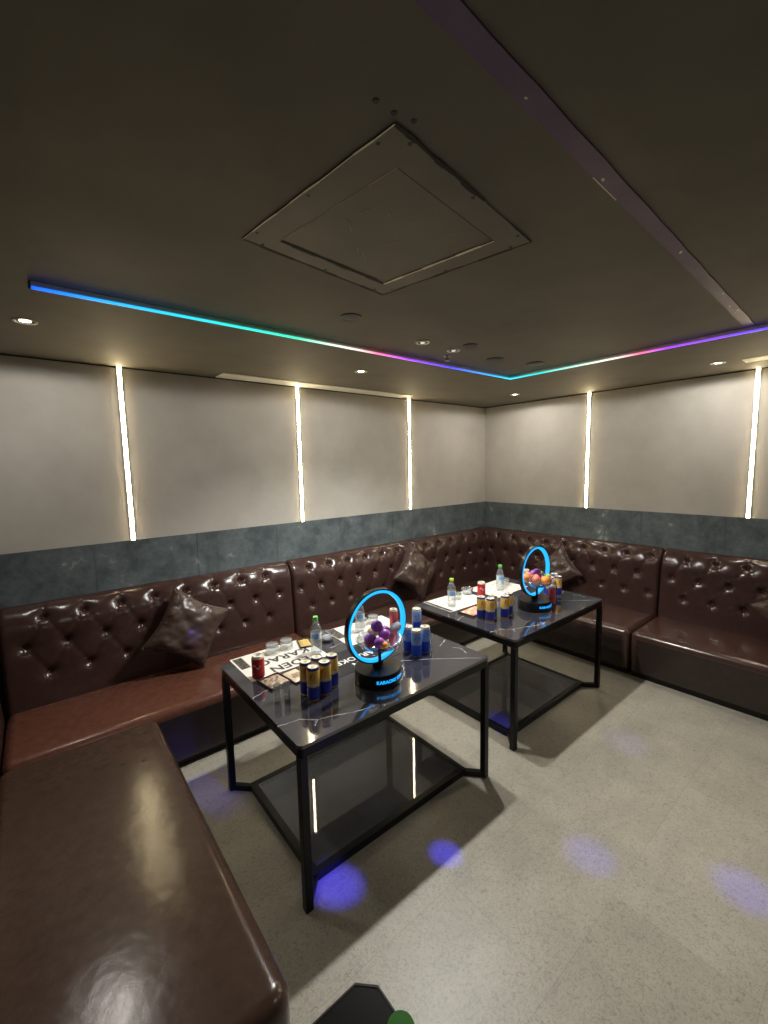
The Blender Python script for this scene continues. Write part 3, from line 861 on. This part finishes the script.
# water bottles
def make_bottle(capmat):
    t = thing('water_bottle', 'bottle', 'bottle')
    r = .031
    prof = [(.001, .006), (r * .7, .004), (r * .92, 0), (r, .010)]
    for i in range(5):
        z = .018 + i * .012; prof += [(r, z), (r * .955, z + .004), (r, z + .008)]
    prof += [(r, .085), (r * .98, .088), (r * .98, .128), (r, .132), (r * .96, .146), (r * .78, .164), (r * .52, .180), (.0135, .190), (.0132, .197)]
    MB().lathe(prof, 28, cap0=False, cap1=False).build('bottle_body', M['pet'], t, smooth=True, angle=70)
    MB().lathe([(r * .988, .089), (r * .988, .127)], 28, cap0=False, cap1=False).build('label', [M['label_white']], t, smooth=True)
    lb = []
    for i in range(9): lb.append((-.020 + .005 * i, 0, 0))
    vs = wrap([(x, -.015, 0) for x, _, _ in lb], r * .995, -PI / 2, .108) + wrap([(x, .015, 0) for x, _, _ in lb], r * .995, -PI / 2, .108)
    MB().add(vs, [(i, i + 1, i + 10, i + 9) for i in range(8)]).build('label_patch', M['label_blue'], t, smooth=True)
    c_ = []
    for i in range(24): c_.append(.0152 + (.0004 if i % 2 else 0))
    MB().lathe([(.0155, .194), (.0158, .196), (.0155, .213), (.0140, .2155), (.0001, .216)], 24).build('cap', capmat, t, smooth=True, angle=50)
    return t
bo = make_bottle(M['cap_green'])
put(bo, 'b', -3.285, -1.342, 'water bottle with green cap on the nearer table beside the overturned glasses', 'green capped water bottles', FACE)
put(bo, 'b', -2.915, -1.255, 'water bottle with green cap seen through the near ring lamp', 'green capped water bottles', FACE)
put(bo, 'b', -1.518, -1.318, 'water bottle with green cap on the far table behind the beer cans', 'green capped water bottles', FACE)
bo2 = make_bottle(M['cap_lime'])
bo2.location = (-2.125, -1.325, ZT); bo2.rotation_euler = (0, 0, FACE)
props(bo2, 'water bottle with yellow-green cap at the left end of the far table', 'bottle', 'green capped water bottles')

# overturned tumblers
def make_tumbler():
    t = thing('tumbler_glass', 'g', 'glass')
    MB().lathe([(.0385, 0), (.038, .008), (.037, .030), (.036, .050), (.034, .055), (.0001, .056)], 26, cap0=False).build('glass_wall', M['glass'], t, smooth=True, angle=60)
    MB().lathe([(.033, .040), (.0352, .046), (.0345, .0525), (.0001, .0530)], 26, cap0=True).build('thick_base', M['frosted'], t, smooth=True, angle=60)
    MB().lathe([(.0387, .0), (.0399, .0012), (.0387, .0024), (.0377, .0012), (.0387, .0)], 26, cap0=False, cap1=False).build('rim', M['glass'], t, smooth=True)
    return t
tu = make_tumbler()
put(tu, 'g', -3.475, -1.172, 'overturned tumbler at the left of the pair on the white menu', 'overturned tumblers')
put(tu, 'g', -3.385, -1.168, 'overturned tumbler at the right of the pair on the white menu', 'overturned tumblers')
put(tu, 'g', -2.850, -1.185, 'overturned tumbler right of the bottle seen through the near ring', 'overturned tumblers')
put(tu, 'g', -2.765, -1.195, 'overturned tumbler farther right, seen through the near ring', 'overturned tumblers')
put(tu, 'g', -1.965, -1.235, 'overturned tumbler behind the yellow-green capped bottle on the far table', 'overturned tumblers')
put(tu, 'g', -1.340, -1.245, 'overturned tumbler behind the right green capped bottle on the far table', 'overturned tumblers')
# glass ashtrays / bowls
def make_bowl():
    t = thing('glass_ashtray', 'a', 'ashtray')
    MB().lathe([(.001, .004), (.036, .004), (.040, .012), (.050, .045), (.048, .050), (.044, .046), (.036, .016), (.001, .012)], 28, cap0=False, cap1=False).build('glass_body', M['glass'], t, smooth=True, angle=60)
    MB().lathe([(.0001, .0135), (.033, .0135), (.030, .024), (.0001, .028)], 20, cap0=False, cap1=False).build('ice_fill', mat('pale_tissue', rgb(196, 200, 206), .6), t, smooth=True)
    return t
bw = make_bowl()
put(bw, 'a', -3.145, -1.225, 'clear glass bowl behind the bottle on the nearer table', 'clear glass bowls')
put(bw, 'a', -1.800, -1.205, 'clear glass bowl left of the red can on the far table', 'clear glass bowls')
# slim shot glasses
def make_shot():
    t = thing('shot_glass', 's', 'glass')
    MB().lathe([(.0001, .0), (.0140, .0), (.0145, .002), (.0165, .075), (.0155, .075), (.0136, .022)], 20, cap0=False, cap1=False).build('glass_wall', M['glass'], t, smooth=True, angle=60)
    MB().lathe([(.0001, .002), (.0135, .002), (.0136, .021), (.0001, .021)], 20, cap0=False, cap1=False).build('thick_base', M['glass'], t, smooth=True, angle=60)
    return t
sh = make_shot()
put(sh, 's', -3.672, -1.655, 'slim clear shot glass, left of the pair in front of the snack tray', 'slim shot glasses')
put(sh, 's', -3.632, -1.668, 'slim clear shot glass, right of the pair in front of the snack tray', 'slim shot glasses')
put(sh, 's', -2.742, -1.705, 'slim clear shot glass right of the blue cans', 'slim shot glasses')
put(sh, 's', -1.845, -1.655, 'slim clear shot glass between the beer cans and the far ring lamp', 'slim shot glasses')

# menus
def make_menu(label, x0, x1, y0, y1, rz, mt, strip=None, lines=(), ink=None, z=0., fine=0):
    cx, cy = (x0 + x1) / 2, (y0 + y1) / 2
    t = thing('menu_sheet', label, 'menu', (cx, cy, ZT + z), rz, 'menus laid on the tables')
    a, b = (x1 - x0) / 2, (y1 - y0) / 2
    MB().prism(rrect(-a, a, -b, b, .003, 2), 0, .0012).build('sheet', mt, t)
    if strip: MB().box(*strip, .0012, .0016).build('printed_picture', M['photo_strip'], t)
    for (s_, size, lx, ly) in lines:
        vs, fs = text_geo(s_, size, 1.05, size * .028)
        MB().add([(lx - x, ly - y, .0015) for x, y, _ in vs], fs).build('printed_text', ink, t)      # read from the sofa side
    for i in range(fine):
        ly = -b + .02 + (2 * b - .04) * i / max(1, fine - 1); tx = MB()
        for q in range(3):
            w = random.uniform(.03, .09); lx = random.uniform(-a + .05, a - .05 - w)
            tx.box(lx, lx + w, ly, ly + .004, .0013, .0015)
        tx.build('printed_line', ink, t)
    return t
make_menu('white menu printed EDEN KARAO at the left end of the nearer table', -3.695, -3.245, -1.416, -1.100, 0, M['paper'],
          (-.215, -.165, .0, .145), [('EDEN', .088, .012, -.105), ('KARAO', .088, .020, .0)], M['dark_ink'])
make_menu('black menu with white lettering in the middle of the nearer table', -3.385, -2.935, -1.665, -1.420, 0, M['paper_black'],
          None, [('EDEN', .062, .025, -.062), ('KARAOKE', .062, .025, .006)], M['white_ink'])
make_menu('white menu behind the near ring lamp, with a dark picture at one end', -3.085, -2.635, -1.405, -1.105, math.radians(-3), M['paper'],
          (-.222, -.165, -.02, .145), [], M['dark_ink'], fine=7)
make_menu('white menu under the yellow-green capped bottle on the far table', -2.215, -1.775, -1.410, -1.120, math.radians(-2), M['paper'],
          (-.216, -.185, -.14, .14), [], M['dark_ink'], fine=7)
make_menu('white menu under the right green capped bottle on the far table', -1.700, -1.265, -1.425, -1.115, math.radians(2), M['paper'],
          None, [], M['dark_ink'], fine=7)

# snacks
def tray(label, x, y, rz, w, d, contents, kind, group=None):
    t = thing('snack_tray', label, 'snack', (x, y, ZT), rz, group)
    a, b = w / 2, d / 2
    MB().box(-a, a, -b, b, 0, .003).box(-a, a, -b, -b + .004, .003, .012).box(-a, a, b - .004, b, .003, .012).box(-a, -a + .004, -b, b, .003, .012).box(a - .004, a, -b, b, .003, .012).build('tray', M['tray_dark'], t)
    mb = MB()
    n = 16; vs = []; fs = []
    for i in range(n + 1):
        for j in range(n + 1):
            u, v = i / n * 2 - 1, j / n * 2 - 1
            vs.append((u * (a - .004), v * (b - .004), .004 + .010 * (max(0, 1 - u ** 4) * max(0, 1 - v ** 4)) + .008 * mnoise.noise(Vector((u * 5 + x * 9, v * 5, 1)))* (1 - max(abs(u), abs(v)) ** 4)))
    for i in range(n):
        for j in range(n): q = i * (n + 1) + j; fs.append((q, q + n + 1, q + n + 2, q + 1))
    o_ = mb.add(vs, fs).build('snack_filling', M[contents], t, smooth=True); o_['kind'] = 'stuff'
    return t
tray('brown dried snack tray between the white menu and the shot glasses', -3.610, -1.492, math.radians(8), .115, .125, 'squid', 'snack', 'snack trays')
tray('tray of orange snacks on the far table beside the gold and blue cans', -2.090, -1.505, math.radians(4), .20, .13, 'snack_orange', 'snack', 'snack trays')
tray('small tray of golden nuts behind the pair of overturned tumblers', -3.275, -1.185, math.radians(-18), .075, .125, 'nuts', 'snack', 'snack trays')
t = thing('snack_packet', 'cream and brown snack packet beside the dried snack tray', 'snack', (-3.508, -1.515, ZT), math.radians(6))
vs = []; fs = []; n = 12
for sd in (1, -1):
    for i in range(n + 1):
        for j in range(n + 1):
            u, v = i / n * 2 - 1, j / n * 2 - 1
            vs.append((u * .040, v * .062, .009 + sd * .0085 * (max(0, 1 - u * u) * max(0, 1 - v * v)) ** .5))
for sd in (0, 1):
    for i in range(n):
        for j in range(n): q = sd * (n + 1) ** 2 + i * (n + 1) + j; fs.append((q, q + n + 1, q + n + 2, q + 1) if sd == 0 else (q, q + 1, q + n + 2, q + n + 1))
MB().add(vs, fs).build('packet', M['pack'], t, smooth=True)
MB().add([(x_ * .034, y_ * .02 - .01, .0188) for x_, y_ in ((-.7, -1), (.7, -1), (.6, 1), (-.6, 1))], [(0, 1, 2, 3)]).build('printed_picture', M['squid'], t)

# glowing ring fruit stands
BOWLZ = .200
def make_stand():
    t = thing('ring_fruit_stand', 's', 'fruit stand')
    MB().lathe([(.0001, 0), (.112, 0), (.116, .004), (.116, .064), (.113, .068), (.0001, .068)], 48, cap0=False).build('base', M['black_plastic'], t, smooth=True, angle=40)
    vs, fs = text_geo('KARAOKE EDEN', .0225, 1.02, .0007)
    MB().add(wrap(vs, .1166, -PI / 2, .036), fs).build('lit_lettering', M['sign_led'], t)
    # ring: black band, lit inner and front face
    Ro, Ri, hy = .184, .167, .013; zc = .273; n = 72
    def ringmesh(sec):
        vs = []; fs = []; k = len(sec)
        for i in range(n):
            a = 2 * PI * i / n
            for r_, y_ in sec: vs.append((r_ * math.cos(a), y_, zc + r_ * math.sin(a)))
        for i in range(n):
            for j in range(k):
                j2 = (j + 1) % k; i2 = (i + 1) % n
                fs.append((i * k + j, i * k + j2, i2 * k + j2, i2 * k + j))
        return MB().add(vs, fs)
    rg = ringmesh([(Ro, -hy), (Ro, hy), (Ri, hy), (Ri, -hy)]).build('ring', M['black_plastic'], t, smooth=True, angle=40)
    ringmesh([(Ri - .0035, -hy - .0005), (Ri + .010, -hy - .0018), (Ri + .010, -hy + .0005), (Ri + .0005, -hy + .001), (Ri + .0005, hy - .003), (Ri - .0035, hy - .003)]).build('led_tube', M['ring_led'], rg, smooth=True, angle=40)
    MB().box(-.028, .028, -.009, .009, .067, .094).build('ring_mount', M['black_plastic'], t, bevel=.003)
    MB().lathe([(.013, .067), (.0085, .075), (.0075, BOWLZ - .045), (.022, BOWLZ - .036)], 18).build('stem', M['black_plastic'], t, smooth=True, loc=(0, -.018, 0))
    prof = [(.02, -.038), (.06, -.033), (.095, -.016), (.112, .006), (.117, .012), (.113, .012), (.092, -.012), (.058, -.029), (.0001, -.034)]
    MB().lathe(prof, 40, cap0=True, cap1=False).build('bowl', M['glass'], t, smooth=True, angle=60, loc=(0, -.018, BOWLZ))
    return t
SAx, SAy = -3.205, -1.802
SBx, SBy = -1.700, -1.744
SA = make_stand(); SA.location = (SAx, SAy, ZT); SA.rotation_euler = (0, 0, 0)
props(SA, 'blue glowing ring lamp with a fruit bowl on the nearer table', 'fruit stand', 'glowing ring fruit stands')
SB = dup(SA, (SBx, SBy, ZT), 0, 'blue glowing ring lamp with a fruit bowl on the far table')

BZ = ZT + BOWLZ
def fruit(name, label, cat, base, dx, dy, dz, r, mt, squash=1., stem=True, wob=.05, group=None):
    t = thing(name, label, cat, (base[0] + dx, base[1] - .018 + dy, BZ + dz), random.uniform(0, 6), group)
    r *= 1.10
    MB().ball((0, 0, 0), r, squash, 18, wob=wob, seed=dx * 40).build('flesh', M[mt], t, smooth=True, angle=80)
    if stem: MB().tube([(0, 0, r * squash * .93), (.001, 0, r * squash * 1.03), (.003, .001, r * squash * 1.15)], .0016, 6).build('stem', M['tray_dark'], t)
    return t
def wedge(name, label, base, dx, dy, dz, r, w, rot, fl, rd, group=None):
    """slice of a ball with rind on the round side"""
    t = thing(name, label, 'fruit', (base[0] + dx, base[1] - .018 + dy, BZ + dz), 0, group, rot=rot)
    n = 10; k = 5; vs = []; fs = []
    for i in range(k + 1):
        a = -w / 2 + w * i / k
        for j in range(n + 1):
            th = PI * j / n
            vs.append((r * math.sin(th) * math.cos(a), r * math.sin(th) * math.sin(a), r * math.cos(th)))
    for i in range(k):
        for j in range(n): q = i * (n + 1) + j; fs.append((q, q + 1, q + n + 2, q + n + 1))
    MB().add(vs, fs).build('rind', M[rd], t, smooth=True)
    MB().add([vs[j] for j in range(n + 1)] + [vs[k * (n + 1) + j] for j in range(n + 1)], [tuple(range(n + 1)), tuple(range(2 * n + 1, n, -1))]).build('flesh', M[fl], t)
    return t
A_ = (SAx, SAy); B_ = (SBx, SBy)
PG = 'plums in the near fruit bowl'
fruit('plum', 'purple plum at the top of the heap in the near bowl', 'fruit', A_, -.008, .008, .075, .027, 'plum', .95, group=PG)
fruit('plum', 'purple plum at the left of the heap in the near bowl', 'fruit', A_, -.058, -.002, .026, .027, 'plum', .95, group=PG)
fruit('plum', 'purple plum in front, lowest left of the heap in the near bowl', 'fruit', A_, -.044, -.056, .019, .026, 'plum', .95, group=PG)
fruit('plum', 'purple plum in the middle of the heap in the near bowl', 'fruit', A_, .006, -.033, .041, .027, 'plum', .95, group=PG)
fruit('plum', 'purple plum on the right of the heap in the near bowl', 'fruit', A_, .044, .012, .034, .026, 'plum', .95, group=PG)
wedge('dragonfruit_wedge', 'pink fruit wedge facing the camera in the near bowl', A_, .034, -.068, .022, .034, 1.1, (math.radians(15), math.radians(20), math.radians(60)), 'flesh_pink', 'rind')
wedge('dragonfruit_wedge', 'pink fruit wedge at the left rim of the near bowl', A_, -.068, -.018, .018, .030, 1.1, (math.radians(80), 0, math.radians(200)), 'flesh_pink', 'rind')
fruit('orange_segment', 'small orange fruit at the front rim of the near bowl', 'fruit', A_, -.034, -.080, .016, .017, 'orange', .8, False)
fruit('strawberry', 'red berry at the right of the near bowl', 'fruit', A_, .066, -.030, .012, .020, 'berry', 1.1, True)
fruit('strawberry', 'red berry on the far right slope of the near bowl heap', 'fruit', A_, .052, .058, .020, .020, 'berry', 1.1, True)
fruit('rambutan', 'cream coloured fruit at the back of the near bowl', 'fruit', A_, .010, .062, .026, .027, 'cream_fruit', .9, True)
t = thing('netted_pear', 'pale fruit in a white foam net at the right rim of the near bowl', 'fruit', (A_[0] + .086, A_[1] - .018 - .020, BZ + .050), 0, rot=(0, math.radians(62), math.radians(-10)))
MB().ball((0, 0, 0), .022, 1.45, 18).build('flesh', M['cream_fruit'], t, smooth=True)
nt_ = MB()
for k in range(11):
    z = -.029 + k * .0058; r_ = .0226 * math.sqrt(max(.05, 1 - (z / .0325) ** 2))
    nt_.tube([(r_ * math.cos(q * PI / 12), r_ * math.sin(q * PI / 12), z) for q in range(25)], .0024, 6)
nt_.build('foam_net', M['foam_net'], t, smooth=True)
fruit('peach', 'pink peach at the left of the far bowl', 'fruit', B_, -.056, -.016, .030, .034, 'peach', .95)
fruit('peach', 'pink peach at the back left of the far bowl', 'fruit', B_, -.016, .066, .030, .027, 'peach', .95)
fruit('orange', 'orange at the front of the far bowl', 'fruit', B_, -.010, -.070, .024, .028, 'orange', .95)
fruit('orange', 'orange at the left outer rim of the far bowl', 'fruit', B_, -.070, .048, .034, .024, 'orange', .95)
fruit('plum', 'purple plum on top of the far bowl', 'fruit', B_, .004, .004, .066, .026, 'plum', .95, group='plums in the far fruit bowl')
fruit('plum', 'purple plum low in the middle of the far bowl', 'fruit', B_, .018, -.018, .022, .026, 'plum', .95, group='plums in the far fruit bowl')
fruit('plum', 'purple plum at the right back of the far bowl', 'fruit', B_, .038, .056, .038, .025, 'plum', .95, group='plums in the far fruit bowl')
fruit('strawberry', 'red berry in front of the far bowl heap', 'fruit', B_, .036, -.076, .016, .017, 'berry', 1.1)
fruit('lime', 'green fruit at the front right of the far bowl', 'fruit', B_, .076, -.038, .026, .024, 'green_fruit', .9)
fruit('lime', 'green fruit at the right rim of the far bowl', 'fruit', B_, .074, .020, .038, .024, 'green_fruit', .9)

# ------------------------------------------------------------------ black console at the bottom edge
KX0, KX1, KY0, KY1, KZ = -4.52, -4.092, -3.30, -2.898, .95
def cham(x0, x1, y0, y1, c_): return [(x0 + c_, y0), (x1 - c_, y0), (x1, y0 + c_), (x1, y1 - c_), (x1 - c_, y1), (x0 + c_, y1), (x0, y1 - c_), (x0, y0 + c_)]
kc = thing('pedestal_console', 'black console top with a cut corner at the bottom edge of the picture', 'console', ((KX0 + KX1) / 2, (KY0 + KY1) / 2, 0))
a, b = (KX1 - KX0) / 2, (KY1 - KY0) / 2
MB().prism(cham(-a, a, -b, b, .026), KZ - .03, KZ - .002).build('top', M['black_plastic'], kc)
po = cham(-a, a, -b, b, .026); pi_ = cham(-a + .003, a - .003, -b + .003, b - .003, .0248)
rm = MB()
for k in range(8):
    k2 = (k + 1) % 8; rm.prism([po[k], po[k2], pi_[k2], pi_[k]], KZ - .002, KZ - .0012)
rm.build('rim', M['rim_edge'], kc)
MB().box(-a * .55, a * .55, -b * .55, b * .55, .03, KZ - .03).build('column', M['black_plastic'], kc, bevel=.008)
MB().prism(cham(-a * .9, a * .9, -b * .9, b * .9, .03), 0, .03).build('foot', M['black_metal'], kc)
gb = make_bottle(M['cap_green_dark'])
gb.location = (-4.1893, -3.0930, KZ - .002 + EPS); props(gb, 'green round cap of a bottle on the black console at the bottom edge', 'bottle')

# ------------------------------------------------------------------ lights
def spot(loc, target, energy, color, size, blend, radius):
    l = bpy.data.lights.new('lamp', 'SPOT'); l.energy = energy; l.color = color; l.spot_size = math.radians(size); l.spot_blend = blend; l.shadow_soft_size = radius
    o = bpy.data.objects.new('lamp', l); COL.objects.link(o); o.location = loc
    d = Vector(target) - Vector(loc); o.rotation_euler = d.to_track_quat('-Z', 'Y').to_euler()
    return o
WARM = (1, .95, .87)
for x_, y_, _ in DL: spot((x_, y_, H - .02), (x_, y_, 0), 10.5, WARM, 177, .15, .035)
for x_, y_ in ((-2.587, -1.516), (-2.298, -1.503)): spot((x_, y_, TRAY - .03), (x_, y_, 0), 56, (1, .98, .92), 138, .7, .03)
for x_, y_ in ((-2.4, -4.3), (-.55, -4.3), (-4.3, -4.6)): spot((x_, y_, H - .02), (x_, y_, 0), 9, WARM, 177, .15, .04)  # unseen rear ceiling lamps, added as fill to even out the walls
# party light near the ceiling behind the camera: narrow violet-blue beams
PS = (-2.55, -3.55, 2.42)
for q, e_, sz in (((-3.60, -1.985, 0), 520, 4.6), ((-3.138, -2.19, 0), 380, 3.4), ((-2.651, -2.614, 0), 95, 5.8), ((-2.329, -3.097, 0), 100, 6.6),
                  ((-1.70, -2.40, 0), 45, 6.5), ((-3.70, -.36, .62), 130, 2.4)):
    spot(PS, q, e_, (.055, .045, 1), sz, 1., .01)
spot((-3.0, -5.0, 2.42), (-3.854, -1.046, 0), 260, (.055, .045, 1), 4.6, 1., .01)
spot((-3.0, -5.0, 2.42), (-2.15, -1.75, 0), 500, (.055, .045, 1), 3., 1., .01)

w = bpy.data.worlds.new('World'); scene.world = w; w.use_nodes = True
w.node_tree.nodes['Background'].inputs[0].default_value = (.02, .02, .022, 1)
w.node_tree.nodes['Background'].inputs[1].default_value = .2

# ------------------------------------------------------------------ camera
pitch, yaw, roll = .10814, .68447, -.02066
PV = dict(f=425.78, C=(-4.44383, -3.39429, 1.762))
fw_ = Vector((math.sin(yaw) * math.cos(pitch), math.cos(yaw) * math.cos(pitch), -math.sin(pitch)))
r_ = Vector((math.cos(yaw), -math.sin(yaw), 0)); u_ = r_.cross(fw_)
R_ = r_ * math.cos(roll) + u_ * math.sin(roll); U_ = -r_ * math.sin(roll) + u_ * math.cos(roll)
cam = bpy.data.cameras.new('camera'); co = bpy.data.objects.new('camera', cam); COL.objects.link(co)
mw = Matrix((R_, U_, -fw_)).transposed().to_4x4(); mw.translation = Vector(PV['C'])
co.matrix_world = mw
cam.sensor_fit = 'HORIZONTAL'; cam.sensor_width = 36; cam.lens = PV['f'] * 36 / 768; cam.clip_start = .02
scene.camera = co

scene.view_settings.view_transform = 'Standard'; scene.view_settings.look = 'None'
scene.view_settings.gamma = 1; scene.view_settings.use_curve_mapping = False; scene.view_settings.exposure = 0.80
cy = scene.cycles
cy.use_denoising = True
cy.max_bounces = 10; cy.transparent_max_bounces = 16; cy.sample_clamp_indirect = 6
